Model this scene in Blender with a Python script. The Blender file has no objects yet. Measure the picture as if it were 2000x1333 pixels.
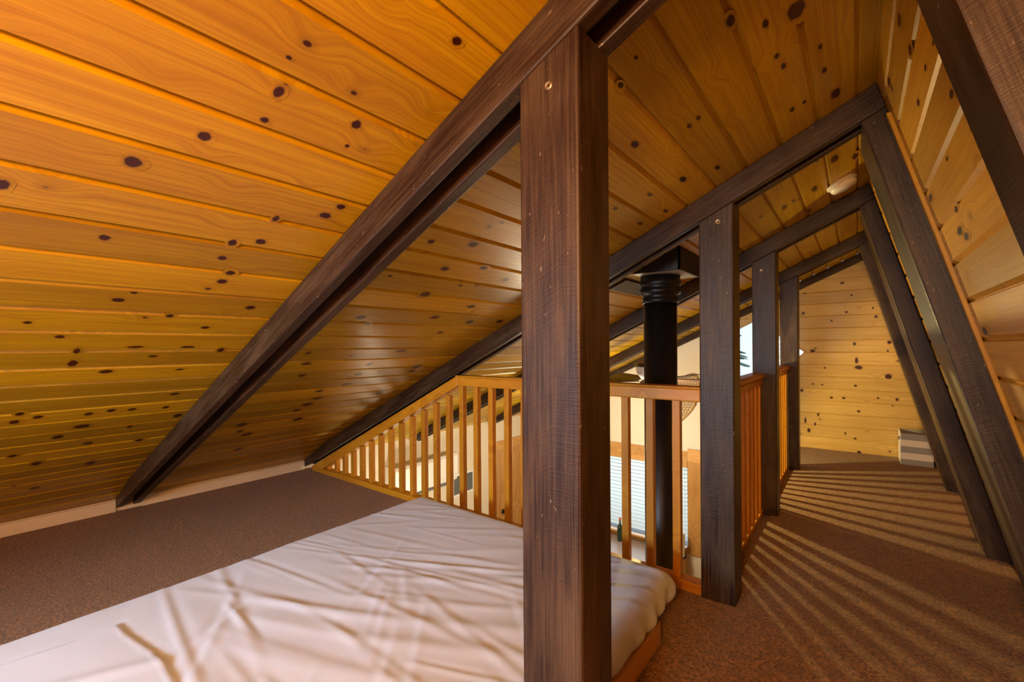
import bpy, math, random
from mathutils import Vector, Matrix, noise
random.seed(7)
S = bpy.context.scene
COL = S.collection

# ------------------------------------------------------------------ camera
H = 1.12
YAW = math.radians(37.8312); ROLL = math.radians(-0.3654); FPX = 868.6
cs, sn = math.cos(YAW), math.sin(YAW)
Rv = Vector((cs, sn, 0)); Fv = Vector((-sn, cs, 0)); Uv = Vector((0, 0, 1))
ex = Rv * math.cos(ROLL) + Uv * math.sin(ROLL)
ey = Uv * math.cos(ROLL) - Rv * math.sin(ROLL)
cam_data = bpy.data.cameras.new('camera')
cam = bpy.data.objects.new('camera', cam_data); COL.objects.link(cam)
cam.matrix_world = Matrix(((ex.x, ey.x, -Fv.x, 0), (ex.y, ey.y, -Fv.y, 0), (ex.z, ey.z, -Fv.z, H), (0, 0, 0, 1)))
cam_data.sensor_width = 36.0; cam_data.lens = FPX / 2000 * 36.0
cam_data.shift_y = (676.95 - 666.5) / 2000
cam_data.clip_start = 0.05
S.camera = cam

# ------------------------------------------------------------------ colour, world, lights
vs = S.view_settings
vs.view_transform = 'Standard'; vs.look = 'None'; vs.gamma = 1.0; vs.use_curve_mapping = False
vs.exposure = 0.0
S.cycles.use_denoising = True
S.cycles.max_bounces = 10
S.cycles.sample_clamp_indirect = 6.0
world = bpy.data.worlds.new('sky'); S.world = world; world.use_nodes = True
wn = world.node_tree.nodes
wn['Background'].inputs[0].default_value = (0.72, 0.88, 1.0, 1)
wn['Background'].inputs[1].default_value = 1.3

def lamp(name, kind, loc, power, color, radius=0.1, size=None, target=None):
    d = bpy.data.lights.new(name, kind); d.energy = power; d.color = color
    if kind == 'AREA':
        d.shape = 'RECTANGLE'; d.size, d.size_y = size
    else:
        d.shadow_soft_size = radius
    o = bpy.data.objects.new(name, d); COL.objects.link(o); o.location = loc
    if target:
        o.rotation_euler = (Vector(target) - Vector(loc)).to_track_quat('-Z', 'Y').to_euler()
    return o
FAN = Vector((-1.46, 3.93, 0.66))
sp = lamp('fan_spot_light', 'SPOT', FAN, 150, (1.0, 0.76, 0.28), 0.03, target=(0.2, 3.75, 0.1))
sp.data.spot_size = math.radians(142); sp.data.spot_blend = 0.25
lamp('bedside_lamp_light', 'POINT', (-1.15, -0.75, 1.15), 3.5, (1.0, 0.97, 0.86), 0.12)
lamp('ridge_fill_light', 'POINT', (-0.15, -0.75, 1.62), 29, (1.0, 0.97, 0.80), 0.08)  # fill added near the ridge to spread the light, no fixture there
lamp('warm_fill_light', 'POINT', (0.02, -0.9, 1.5), 135, (1.0, 0.44, 0.10), 0.12)  # unseen warm fill added behind the camera, no fixture
lamp('rear_cool_fill', 'AREA', (-0.25, -2.4, 1.25), 9, (0.80, 0.90, 1.0), size=(0.7, 0.7), target=(-0.1, 5.0, 1.2))  # cool fill added behind the camera; the rear wall has no opening
bed_fill = lamp('bed_cool_fill', 'AREA', (-1.6, -2.2, 0.95), 33, (0.64, 0.83, 1.0), size=(1.3, 0.6), target=(-1.7, 1.0, 0.0))  # added cool fill aimed at the bed, no window behind it
bed_fill.data.spread = math.radians(80)
lamp('kitchen_light', 'POINT', (-3.3, 2.75, -0.75), 34, (1.0, 0.88, 0.66), 0.12)
lamp('great_room_fill', 'POINT', (-2.1, 4.4, 0.05), 85, (1.0, 0.86, 0.58), 0.2)  # soft fill added for the lower room, no fixture modelled
lamp('kitchen_window_daylight', 'AREA', (-2.45, 6.45, -0.85), 40, (0.66, 0.88, 1.0), size=(1.8, 1.3), target=(-2.45, 5.0, -0.9))

# ------------------------------------------------------------------ materials
def mat(name):
    m = bpy.data.materials.new(name); m.use_nodes = True
    nt = m.node_tree
    return m, nt, nt.nodes['Principled BSDF']
def N(nt, t, **kw):
    n = nt.nodes.new(t)
    for k, v in kw.items(): setattr(n, k, v)
    return n
def val(nt, sock, v):
    if isinstance(v, (int, float)): sock.default_value = v
    elif isinstance(v, tuple): sock.default_value = v
    else: nt.links.new(v, sock)
def M(nt, op, a, b=0.0, c=None):
    n = N(nt, 'ShaderNodeMath', operation=op)
    val(nt, n.inputs[0], a); val(nt, n.inputs[1], b)
    if c is not None: val(nt, n.inputs[2], c)
    return n.outputs[0]
def mix(nt, f, a, b, blend='MIX'):
    n = N(nt, 'ShaderNodeMix', data_type='RGBA', blend_type=blend)
    val(nt, n.inputs[0], f)
    for s, v in ((n.inputs[6], a), (n.inputs[7], b)):
        if isinstance(v, tuple): s.default_value = (*v, 1)
        else: nt.links.new(v, s)
    return n.outputs[2]
def ramp(nt, f, lo, hi, smooth=True):
    n = N(nt, 'ShaderNodeMapRange')
    if smooth: n.interpolation_type = 'SMOOTHSTEP'
    val(nt, n.inputs[0], f); n.inputs[1].default_value = lo; n.inputs[2].default_value = hi
    return n.outputs[0]
def comb(nt, x, y, z):
    n = N(nt, 'ShaderNodeCombineXYZ')
    for s, v in zip(n.inputs, (x, y, z)): val(nt, s, v)
    return n.outputs[0]
def tnoise(nt, vec, scale, detail=4, rough=0.55, dist=0.0):
    n = N(nt, 'ShaderNodeTexNoise')
    nt.links.new(vec, n.inputs['Vector']); n.inputs['Scale'].default_value = scale
    n.inputs['Detail'].default_value = detail; n.inputs['Roughness'].default_value = rough
    n.inputs['Distortion'].default_value = dist
    return n.outputs['Fac']
def uvsep(nt):
    u = N(nt, 'ShaderNodeUVMap', uv_map='UVMap'); s = N(nt, 'ShaderNodeSeparateXYZ')
    nt.links.new(u.outputs[0], s.inputs[0]); return s.outputs[0], s.outputs[1]

def pine_material(name, base, dark, width=0.13, rough=0.3, knots=0.10, coat=0.14, vary=0.5, coat_rough=0.25):
    """varnished knotty pine; UV v counts boards, u runs along them in metres"""
    m, nt, p = mat(name)
    u, v = uvsep(nt)
    idx = M(nt, 'FLOOR', v); fr = M(nt, 'SUBTRACT', v, idx)
    vm = M(nt, 'MULTIPLY', fr, width)
    wnz = N(nt, 'ShaderNodeTexWhiteNoise', noise_dimensions='1D'); nt.links.new(idx, wnz.inputs['W'])
    rnd = wnz.outputs['Value']
    off = M(nt, 'MULTIPLY', rnd, 37.0)
    kv = N(nt, 'ShaderNodeTexVoronoi', voronoi_dimensions='3D')
    kvec = comb(nt, M(nt, 'MULTIPLY', M(nt, 'ADD', u, off), 4.0), M(nt, 'MULTIPLY', vm, 5.5), M(nt, 'MULTIPLY', idx, 3.37))
    nt.links.new(kvec, kv.inputs['Vector']); kv.inputs['Scale'].default_value = 1.3
    kd = kv.outputs['Distance']
    bend = M(nt, 'MULTIPLY', M(nt, 'SUBTRACT', 1.0, ramp(nt, kd, 0.0, 0.45)), 0.035)
    gv = M(nt, 'ADD', vm, bend)
    g1 = tnoise(nt, comb(nt, M(nt, 'MULTIPLY', M(nt, 'ADD', u, off), 1.6), M(nt, 'MULTIPLY', gv, 130.0), M(nt, 'MULTIPLY', idx, 5.1)), 1.0, 5, 0.6)
    g2 = tnoise(nt, comb(nt, M(nt, 'MULTIPLY', M(nt, 'ADD', u, off), 0.9), M(nt, 'MULTIPLY', gv, 9.0), M(nt, 'MULTIPLY', idx, 2.3)), 1.0, 2, 0.5)
    cath = M(nt, 'SINE', M(nt, 'MULTIPLY', g2, 70.0))
    grain = M(nt, 'ADD', M(nt, 'MULTIPLY', ramp(nt, g1, 0.32, 0.72), 0.70), M(nt, 'MULTIPLY', M(nt, 'ADD', M(nt, 'MULTIPLY', cath, 0.5), 0.5), 0.12))
    c = mix(nt, grain, base, dark)
    blot = tnoise(nt, comb(nt, M(nt, 'MULTIPLY', M(nt, 'ADD', u, off), 1.7), M(nt, 'MULTIPLY', vm, 12.0), idx), 1.0, 2, 0.5)
    c = mix(nt, M(nt, 'MULTIPLY', ramp(nt, blot, 0.4, 0.75), 0.45), c, dark)
    tone = M(nt, 'ADD', 1.0 - vary * 0.5, M(nt, 'MULTIPLY', rnd, vary))
    c = mix(nt, 1.0, c, comb(nt, tone, tone, tone), 'MULTIPLY')
    if knots:
        kn = M(nt, 'SUBTRACT', 1.0, ramp(nt, kd, knots * 0.55, knots))
        halo = M(nt, 'MULTIPLY', M(nt, 'SUBTRACT', 1.0, ramp(nt, kd, knots * 0.8, knots * 2.6)), 0.35)
        c = mix(nt, halo, c, tuple(x * 0.55 for x in dark))
        c = mix(nt, kn, c, (0.045, 0.005, 0.001))
    at = N(nt, 'ShaderNodeAttribute', attribute_name='knot')
    ka = at.outputs['Fac']
    c = mix(nt, M(nt, 'MULTIPLY', ramp(nt, ka, 0.02, 0.4), 0.4), c, tuple(x * 0.5 for x in dark))
    c = mix(nt, ramp(nt, ka, 0.32, 0.48), c, (0.045, 0.005, 0.001))
    nt.links.new(c, p.inputs['Base Color'])
    nt.links.new(M(nt, 'ADD', rough, M(nt, 'MULTIPLY', g1, 0.12)), p.inputs['Roughness'])
    p.inputs['Specular IOR Level'].default_value = 0.32
    p.inputs['Coat Weight'].default_value = coat; p.inputs['Coat Roughness'].default_value = coat_rough
    b = N(nt, 'ShaderNodeBump'); b.inputs['Strength'].default_value = 0.12; b.inputs['Distance'].default_value = 0.004
    nt.links.new(g1, b.inputs['Height']); nt.links.new(b.outputs[0], p.inputs['Normal'])
    return m

def beam_material(name, base, light, rough=0.33, bump=0.5):
    """dark stained rough-sawn timber"""
    m, nt, p = mat(name)
    u, v = uvsep(nt)
    g = tnoise(nt, comb(nt, M(nt, 'MULTIPLY', u, 4.0), M(nt, 'MULTIPLY', v, 160.0), 0.0), 1.0, 5, 0.65)
    saw = tnoise(nt, comb(nt, M(nt, 'MULTIPLY', u, 260.0), M(nt, 'MULTIPLY', v, 9.0), 3.0), 1.0, 3, 0.6)
    bl = tnoise(nt, comb(nt, M(nt, 'MULTIPLY', u, 3.0), M(nt, 'MULTIPLY', v, 11.0), 7.0), 1.0, 3, 0.6)
    f = M(nt, 'ADD', M(nt, 'MULTIPLY', ramp(nt, g, 0.35, 0.75), 0.5), M(nt, 'MULTIPLY', ramp(nt, bl, 0.35, 0.8), 0.5))
    c = mix(nt, f, base, light)
    sp = tnoise(nt, comb(nt, M(nt, 'MULTIPLY', u, 38.0), M(nt, 'MULTIPLY', v, 90.0), 1.0), 1.0, 2, 0.5)
    c = mix(nt, M(nt, 'MULTIPLY', ramp(nt, sp, 0.70, 0.78), 0.7), c, (0.30, 0.24, 0.17))
    nt.links.new(c, p.inputs['Base Color']); p.inputs['Specular IOR Level'].default_value = 0.27
    nt.links.new(M(nt, 'ADD', rough, M(nt, 'MULTIPLY', bl, 0.2)), p.inputs['Roughness'])
    b = N(nt, 'ShaderNodeBump'); b.inputs['Strength'].default_value = bump; b.inputs['Distance'].default_value = 0.002
    h = M(nt, 'ADD', M(nt, 'MULTIPLY', g, 0.6), M(nt, 'MULTIPLY', saw, 0.8))
    nt.links.new(h, b.inputs['Height']); nt.links.new(b.outputs[0], p.inputs['Normal'])
    return m

def plain(name, color, rough=0.6, metal=0.0, speck=0.0, scale=200, bump=0.0, coat=0.0):
    m, nt, p = mat(name)
    tc = N(nt, 'ShaderNodeTexCoord')
    n = tnoise(nt, tc.outputs['Object'], scale, 3, 0.6)
    c = mix(nt, M(nt, 'MULTIPLY', n, speck), color, tuple(x * 0.45 for x in color))
    nt.links.new(c, p.inputs['Base Color'])
    p.inputs['Roughness'].default_value = rough; p.inputs['Metallic'].default_value = metal
    p.inputs['Coat Weight'].default_value = coat
    if bump:
        b = N(nt, 'ShaderNodeBump'); b.inputs['Strength'].default_value = bump; b.inputs['Distance'].default_value = 0.003
        nt.links.new(n, b.inputs['Height']); nt.links.new(b.outputs[0], p.inputs['Normal'])
    return m

def carpet_material():
    m, nt, p = mat('brown_carpet')
    tc = N(nt, 'ShaderNodeTexCoord'); o = tc.outputs['Object']
    fine = tnoise(nt, o, 95, 5, 0.75); mid = tnoise(nt, o, 26, 3, 0.6); big = tnoise(nt, o, 3.0, 2, 0.5)
    c = mix(nt, ramp(nt, fine, 0.36, 0.64), (0.075, 0.027, 0.008), (0.45, 0.215, 0.065))
    c = mix(nt, M(nt, 'MULTIPLY', ramp(nt, mid, 0.4, 0.65), 0.45), c, (0.12, 0.066, 0.034))
    c = mix(nt, M(nt, 'MULTIPLY', ramp(nt, big, 0.35, 0.7), 0.25), c, (0.14, 0.08, 0.04))
    nt.links.new(c, p.inputs['Base Color'])
    p.inputs['Roughness'].default_value = 0.95; p.inputs['Specular IOR Level'].default_value = 0.1
    p.inputs['Sheen Weight'].default_value = 0.25; p.inputs['Sheen Roughness'].default_value = 0.5
    b = N(nt, 'ShaderNodeBump'); b.inputs['Strength'].default_value = 0.9; b.inputs['Distance'].default_value = 0.01
    nt.links.new(M(nt, 'ADD', fine, M(nt, 'MULTIPLY', mid, 0.6)), b.inputs['Height']); nt.links.new(b.outputs[0], p.inputs['Normal'])
    return m

def sheet_material():
    m, nt, p = mat('white_cotton')
    tc = N(nt, 'ShaderNodeTexCoord'); o = tc.outputs['Object']
    n = tnoise(nt, o, 7, 4, 0.6); w = tnoise(nt, o, 900, 2, 0.5)
    c = mix(nt, n, (0.51, 0.60, 0.75), (0.57, 0.66, 0.82))
    nt.links.new(c, p.inputs['Base Color']); p.inputs['Roughness'].default_value = 0.85
    p.inputs['Sheen Weight'].default_value = 0.15
    b = N(nt, 'ShaderNodeBump'); b.inputs['Strength'].default_value = 0.15; b.inputs['Distance'].default_value = 0.001
    nt.links.new(w, b.inputs['Height']); nt.links.new(b.outputs[0], p.inputs['Normal'])
    return m

PINE = pine_material('ceiling_pine', (0.52, 0.315, 0.001), (0.31, 0.140, 0.001), 0.133, 0.28, 0.055)
PINE_W = pine_material('wall_pine', (0.66, 0.33, 0.022), (0.46, 0.18, 0.008), 0.13, 0.28, 0.085)
PINE_E = pine_material('end_wall_pine', (0.62, 0.42, 0.13), (0.44, 0.25, 0.06), 0.13, 0.35, 0.075, vary=0.3)
OAK = pine_material('rail_oak', (0.52, 0.235, 0.012), (0.35, 0.12, 0.005), 0.13, 0.36, 0.0, coat=0.06, vary=0.25)
PINE_T = pine_material('trim_pine', (0.60, 0.33, 0.10), (0.42, 0.19, 0.045), 0.13, 0.4, 0.07, vary=0.25)
BEAM = beam_material('dark_stained_timber', (0.014, 0.0036, 0.0018), (0.100, 0.064, 0.036), 0.30)
CARPET = carpet_material()
SHEET = sheet_material()
CREAM = plain('cream_paint', (0.72, 0.64, 0.50), 0.7, speck=0.06, scale=60, bump=0.05)
WHITE = plain('white_paint', (0.74, 0.70, 0.62), 0.55, speck=0.04)
BASEB = plain('baseboard_paint', (0.70, 0.62, 0.46), 0.55, speck=0.04)
BLACK = plain('black_metal', (0.008, 0.008, 0.009), 0.38, 0.3, speck=0.3, scale=30)
BLACKBOX = plain('black_sheet_steel', (0.006, 0.006, 0.008), 0.45, 0.2, speck=0.3)
GREYPLATE = plain('grey_plate', (0.42, 0.38, 0.33), 0.5, 0.3, speck=0.2)
PLASTIC = plain('white_plastic', (0.80, 0.78, 0.74), 0.4)
GREY = plain('grey_slats', (0.16, 0.17, 0.165), 0.5, speck=0.2)
DARKBROWN = plain('dark_fan_wood', (0.03, 0.010, 0.006), 0.35, speck=0.4, scale=15)
STEEL = plain('screw_steel', (0.30, 0.22, 0.14), 0.4, 0.8)
DARKMETAL = plain('dark_knob', (0.02, 0.015, 0.012), 0.35, 0.6)
TOWEL = plain('paper_white', (0.80, 0.77, 0.70), 0.9, speck=0.05)
GREEN = plain('dark_green_glass', (0.01, 0.035, 0.02), 0.15)
ORANGE = plain('orange_cap', (0.55, 0.16, 0.05), 0.5)
NAVY = plain('navy_cloth', (0.01, 0.012, 0.03), 0.8, speck=0.4)
COUNTER = plain('mauve_laminate', (0.34, 0.27, 0.26), 0.35, speck=0.15, scale=80)
RAWHIDE = plain('rawhide', (0.50, 0.30, 0.08), 0.5, speck=0.2)
FLOORWOOD = plain('lower_floor', (0.28, 0.15, 0.06), 0.4, speck=0.3, scale=10)
TANBASE = pine_material('platform_plywood', (0.60, 0.34, 0.13), (0.45, 0.22, 0.07), 0.5, 0.5, 0.0, coat=0.0, vary=0.1)
SNOW = plain('snow', (0.30, 0.31, 0.32), 0.9, speck=0.9, scale=3)
FOLIAGE = plain('conifer_green', (0.12, 0.22, 0.14), 0.9, speck=0.6, scale=20)
BARK = plain('bark', (0.05, 0.035, 0.025), 0.9, speck=0.5, scale=20)

def stripes_material():
    m, nt, p = mat('striped_canvas')
    tc = N(nt, 'ShaderNodeTexCoord'); s = N(nt, 'ShaderNodeSeparateXYZ'); nt.links.new(tc.outputs['Object'], s.inputs[0])
    k = M(nt, 'FLOOR', M(nt, 'DIVIDE', M(nt, 'SUBTRACT', 0.295, s.outputs[2]), 0.059))
    odd = M(nt, 'MODULO', k, 2.0)
    w = tnoise(nt, tc.outputs['Object'], 400, 2)
    c = mix(nt, odd, (0.33, 0.33, 0.31), (0.82, 0.78, 0.66))
    c = mix(nt, M(nt, 'MULTIPLY', w, 0.2), c, (0.2, 0.2, 0.18))
    nt.links.new(c, p.inputs['Base Color']); p.inputs['Roughness'].default_value = 0.9
    return m
STRIPES = stripes_material()

def slat_material():
    m, nt, p = mat('blind_slat')
    p.inputs['Base Color'].default_value = (0.78, 0.80, 0.80, 1); p.inputs['Roughness'].default_value = 0.5
    t = N(nt, 'ShaderNodeBsdfTranslucent'); t.inputs[0].default_value = (0.75, 0.80, 0.82, 1)
    mx = N(nt, 'ShaderNodeMixShader'); mx.inputs[0].default_value = 0.55
    nt.links.new(p.outputs[0], mx.inputs[1]); nt.links.new(t.outputs[0], mx.inputs[2])
    nt.links.new(mx.outputs[0], nt.nodes['Material Output'].inputs[0])
    return m
SLAT = slat_material()
def glass_material():
    m, nt, p = mat('window_glass')
    g = N(nt, 'ShaderNodeBsdfGlossy'); g.inputs['Roughness'].default_value = 0.0
    t = N(nt, 'ShaderNodeBsdfTransparent'); fz = N(nt, 'ShaderNodeFresnel'); fz.inputs[0].default_value = 1.45
    mx = N(nt, 'ShaderNodeMixShader')
    nt.links.new(fz.outputs[0], mx.inputs[0]); nt.links.new(t.outputs[0], mx.inputs[1]); nt.links.new(g.outputs[0], mx.inputs[2])
    nt.links.new(mx.outputs[0], nt.nodes['Material Output'].inputs[0])
    return m
GLASS = glass_material()
def glow_material(name, color, strength):
    m, nt, p = mat(name)
    p.inputs['Base Color'].default_value = (0.8, 0.75, 0.65, 1)
    p.inputs['Emission Color'].default_value = (*color, 1); p.inputs['Emission Strength'].default_value = strength
    return m
BULB = glow_material('lit_bulb', (1.0, 0.8, 0.5), 6.0)

# ------------------------------------------------------------------ mesh helpers
class MB:
    def __init__(s): s.v = []; s.f = []; s.uv = []; s.k = {}
    def vert(s, p, knot=0.0):
        s.v.append(tuple(p)); i = len(s.v) - 1
        if knot: s.k[i] = knot
        return i
    def face(s, pts, uvs, knots=None):
        ids = [s.vert(p, knots[i] if knots else 0.0) for i, p in enumerate(pts)]
        s.f.append(ids); s.uv.append(list(uvs)); return ids
    def hexa(s, c, u0=0.0, v0=0.0):
        """c: four corners of the start quad then four of the end quad (same order); grain runs start to end"""
        c = [Vector(p) for p in c]
        ids = [s.vert(p) for p in c]
        L = (c[4] - c[0]).length
        cum = [0.0]
        for i in range(4): cum.append(cum[-1] + (c[(i + 1) % 4] - c[i]).length)
        for i in range(4):
            j = (i + 1) % 4
            s.f.append([ids[i], ids[j], ids[4 + j], ids[4 + i]])
            s.uv.append([(u0, v0 + cum[i]), (u0, v0 + cum[i + 1]), (u0 + L, v0 + cum[i + 1]), (u0 + L, v0 + cum[i])])
        for q in ((3, 2, 1, 0), (4, 5, 6, 7)):
            s.f.append([ids[i] for i in q]); b = c[q[0]]
            s.uv.append([(u0 + (c[i] - b).length * 0.1, v0 + (c[i] - b).length) for i in q])
    def box(s, a, b, axis='z', u0=0.0, v0=0.0):
        x0, y0, z0 = a; x1, y1, z1 = b
        if axis == 'z': c = [(x0, y0, z0), (x1, y0, z0), (x1, y1, z0), (x0, y1, z0), (x0, y0, z1), (x1, y0, z1), (x1, y1, z1), (x0, y1, z1)]
        elif axis == 'y': c = [(x0, y0, z0), (x0, y0, z1), (x1, y0, z1), (x1, y0, z0), (x0, y1, z0), (x0, y1, z1), (x1, y1, z1), (x1, y1, z0)]
        else: c = [(x0, y0, z0), (x0, y1, z0), (x0, y1, z1), (x0, y0, z1), (x1, y0, z0), (x1, y1, z0), (x1, y1, z1), (x1, y0, z1)]
        s.hexa(c, u0, v0)
    def revolve(s, prof, center, axis='z', seg=32, frame=None):
        cx = Vector(center)
        if frame is None: a, b, n = Vector((1, 0, 0)), Vector((0, 1, 0)), Vector((0, 0, 1))
        else: a, b, n = frame
        rings = []
        for r, z in prof:
            rings.append([s.vert(cx + a * (r * math.cos(2 * math.pi * k / seg)) + b * (r * math.sin(2 * math.pi * k / seg)) + n * z) for k in range(seg)])
        for i in range(len(rings) - 1):
            for k in range(seg):
                l = (k + 1) % seg
                s.f.append([rings[i][k], rings[i][l], rings[i + 1][l], rings[i + 1][k]])
                s.uv.append([(prof[i][1], k / seg), (prof[i][1], (k + 1) / seg), (prof[i + 1][1], (k + 1) / seg), (prof[i + 1][1], k / seg)])
        for ring, q in ((rings[0], 0), (rings[-1], -1)):
            if prof[q][0] > 1e-6:
                s.f.append(list(ring)); s.uv.append([(0, 0)] * seg)
    def tube(s, pts, r, seg=8, closed=False):
        pts = [Vector(p) for p in pts]; n = len(pts); rings = []
        for i, p in enumerate(pts):
            t = (pts[(i + 1) % n] - pts[i - 1]) if closed else (pts[min(i + 1, n - 1)] - pts[max(i - 1, 0)])
            t.normalize(); up = Vector((0, 0, 1)) if abs(t.z) < 0.9 else Vector((1, 0, 0))
            a = t.cross(up).normalized(); b = t.cross(a)
            rings.append([s.vert(p + a * r * math.cos(2 * math.pi * k / seg) + b * r * math.sin(2 * math.pi * k / seg)) for k in range(seg)])
        for i in range(n if closed else n - 1):
            for k in range(seg):
                l = (k + 1) % seg; j = (i + 1) % n
                s.f.append([rings[i][k], rings[i][l], rings[j][l], rings[j][k]]); s.uv.append([(0, 0), (0, .1), (.1, .1), (.1, 0)])
        if not closed:
            for ring in (rings[0], rings[-1]): s.f.append(list(ring)); s.uv.append([(0, 0)] * seg)
    def build(s, name, material, parent=None, bevel=0.0, smooth=False, loc=None, segs=2, recalc=True):
        me = bpy.data.meshes.new(name)
        o = Vector(loc) if loc else Vector((0, 0, 0))
        me.from_pydata([tuple(Vector(p) - o) for p in s.v], [], s.f)
        if recalc:
            import bmesh
            bm = bmesh.new(); bm.from_mesh(me); uvl = bm.loops.layers.uv.new('UVMap')
            bm.faces.ensure_lookup_table()
            for fi, f in enumerate(bm.faces):
                for lp in f.loops:
                    k = s.f[fi].index(lp.vert.index); lp[uvl].uv = s.uv[fi][k]
            bmesh.ops.recalc_face_normals(bm, faces=bm.faces); bm.to_mesh(me); bm.free()
        at = me.attributes.new('knot', 'FLOAT', 'POINT')
        for i, kv in s.k.items(): at.data[i].value = kv
        if smooth:
            for f in me.polygons: f.use_smooth = True
        me.materials.append(material)
        ob = bpy.data.objects.new(name, me); COL.objects.link(ob); ob.location = o
        if parent:
            ob.parent = parent; ob.location = o - Vector(parent.location)
        if bevel:
            b = ob.modifiers.new('edge', 'BEVEL'); b.width = bevel; b.segments = segs; b.limit_method = 'ANGLE'; b.angle_limit = math.radians(40)
        return ob
def tag(o, label, cat, group=None):
    o['label'] = label; o['category'] = cat
    if group: o['group'] = group
    return o
def thing(name, loc, label, cat, group=None):
    o = bpy.data.objects.new(name, None); COL.objects.link(o); o.location = loc; o.empty_display_size = 0.1
    return tag(o, label, cat, group)
def struct(o, label=None):
    o['kind'] = 'structure'
    if label: o['label'] = label
    return o

# ------------------------------------------------------------------ main planes
ZR, SL = 2.0317, 0.4715                       # left slope: z = ZR + SL x
XK = -4.0415                                  # left wall
YE = 5.764                                    # end wall
YB = -2.6                                     # rear wall
ZF = -2.4                                     # lower floor
def zc(x): return ZR + SL * x
WX, WS = 0.620, 0.2717                        # steep right wall: x = WX - WS z
def xw(z): return WX - WS * z
RX = (WX - WS * ZR) / (1 + WS * SL); RZ = zc(RX)
NC = Vector((SL, 0, -1)).normalized()         # ceiling normal pointing into the room
NW = Vector((-1, 0, -WS)).normalized()    # right wall normal pointing into the room
O = Vector((0, 0, H))
def ray(px, py):
    A, B = px - 1000.0, py - 676.95
    u = A * math.cos(ROLL) + B * math.sin(ROLL); v = -A * math.sin(ROLL) + B * math.cos(ROLL)
    return Rv * (u / FPX) + Fv - Uv * (v / FPX)
def hit(px, py, p0, n):
    d = ray(px, py); t = (Vector(p0) - O).dot(n) / d.dot(n); return O + d * t

def boarded(edges, p0, p1, normal, along0, along1, groove=0.018, depth=0.010, back=0.06, salt=0, flip=False):
    """a surface of V-grooved boards. edges: positions 0..1 between p0 and p1 of the grooves; boards run from along0 to along1 (y)"""
    mb = MB(); p0 = Vector(p0); p1 = Vector(p1); L = (p1 - p0).length; d = (p1 - p0) / L
    prof = [(0.0, 0.0, 0, 0.0)]; b = 0
    for e in edges:
        s = e * L
        q = flip
        prof += [(s - groove * (0.3 if q else 0.8), 0.0, b, 0.96), (s - groove * 0.06, -depth, b, 1.0), (s + groove * 0.06, -depth, b + 1, 0.0), (s + groove * (0.8 if q else 0.3), 0.0, b + 1, 0.04)]; b += 1
    prof.append((L, 0.0, b, 0.99))
    last = None
    rnd = random.Random(salt); offs = [rnd.random() * 20 for _ in range(b + 2)]
    for i in range(len(prof) - 1):
        s0, h0, b0, f0 = prof[i]; s1, h1, b1, f1 = prof[i + 1]
        if b0 != b1: f0 = 0.0
        q0 = p0 + d * s0 + normal * h0; q1 = p0 + d * s1 + normal * h1
        pts = [(q0.x, along0, q0.z), (q1.x, along0, q1.z), (q1.x, along1, q1.z), (q0.x, along1, q0.z)]
        u = offs[b1]; bb = b1 + salt * 50
        mb.face(pts, [(along0 + u, bb + f0), (along0 + u, bb + f1), (along1 + u, bb + f1), (along1 + u, bb + f0)])
    B0 = p0 - normal * back; B1 = p1 - normal * back
    mb.face([(B0.x, along0, B0.z), (B1.x, along0, B1.z), (B1.x, along1, B1.z), (B0.x, along1, B0.z)], [(0, 900), (0, 900.9), (1, 900.9), (1, 900)])
    def board_uv(P):
        s = (Vector(P) - p0).dot(d)
        k = 0
        for e in edges:
            if s > e * L: k += 1
        lo = edges[k - 1] * L if k > 0 else 0.0; hi = edges[k] * L if k < len(edges) else L
        return (P[1] + offs[k], k + salt * 50 + min(0.97, max(0.02, (s - lo) / (hi - lo))))
    return mb, board_uv

def add_knots(mb, knots, p0, n, board_uv, tangent_u):
    n = Vector(n); tu = Vector(tangent_u).normalized(); tv = n.cross(tu).normalized()
    for (px, py, rx, ry) in knots:
        C = hit(px, py, p0, n)
        # the mark's radii on the board, from its size in the picture along the two picture axes
        ax = hit(px + 1, py, p0, n) - C; ay = hit(px, py + 1, p0, n) - C
        a11, a21 = ax.dot(tu), ax.dot(tv); a12, a22 = ay.dot(tu), ay.dot(tv)
        ru = math.hypot(a11 * rx, a12 * ry); rv = math.hypot(a21 * rx, a22 * ry)
        ru = min(max(ru, 0.005), 0.05); rv = min(max(rv, 0.004), 0.03)
        K = 1.8                                        # halo reaches beyond the dark heart
        seg = 16; ctr = C + n * 0.0006
        rnd = random.Random(int(px * 31 + py))
        ring = [ctr + tu * (ru * K * math.cos(t) * rnd.uniform(.88, 1.12)) + tv * (rv * K * math.sin(t) * rnd.uniform(.9, 1.1)) for t in [2 * math.pi * k / seg for k in range(seg)]]
        cuv = board_uv(ctr)
        def buv(P): 
            q = board_uv(P); return (q[0], min(math.floor(cuv[1]) + .98, max(math.floor(cuv[1]) + .01, q[1])))
        for k in range(seg):
            l = (k + 1) % seg
            mb.face([ctr, ring[k], ring[l]], [cuv, buv(ring[k]), buv(ring[l])], [0.9, 0.0, 0.0])

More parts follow.
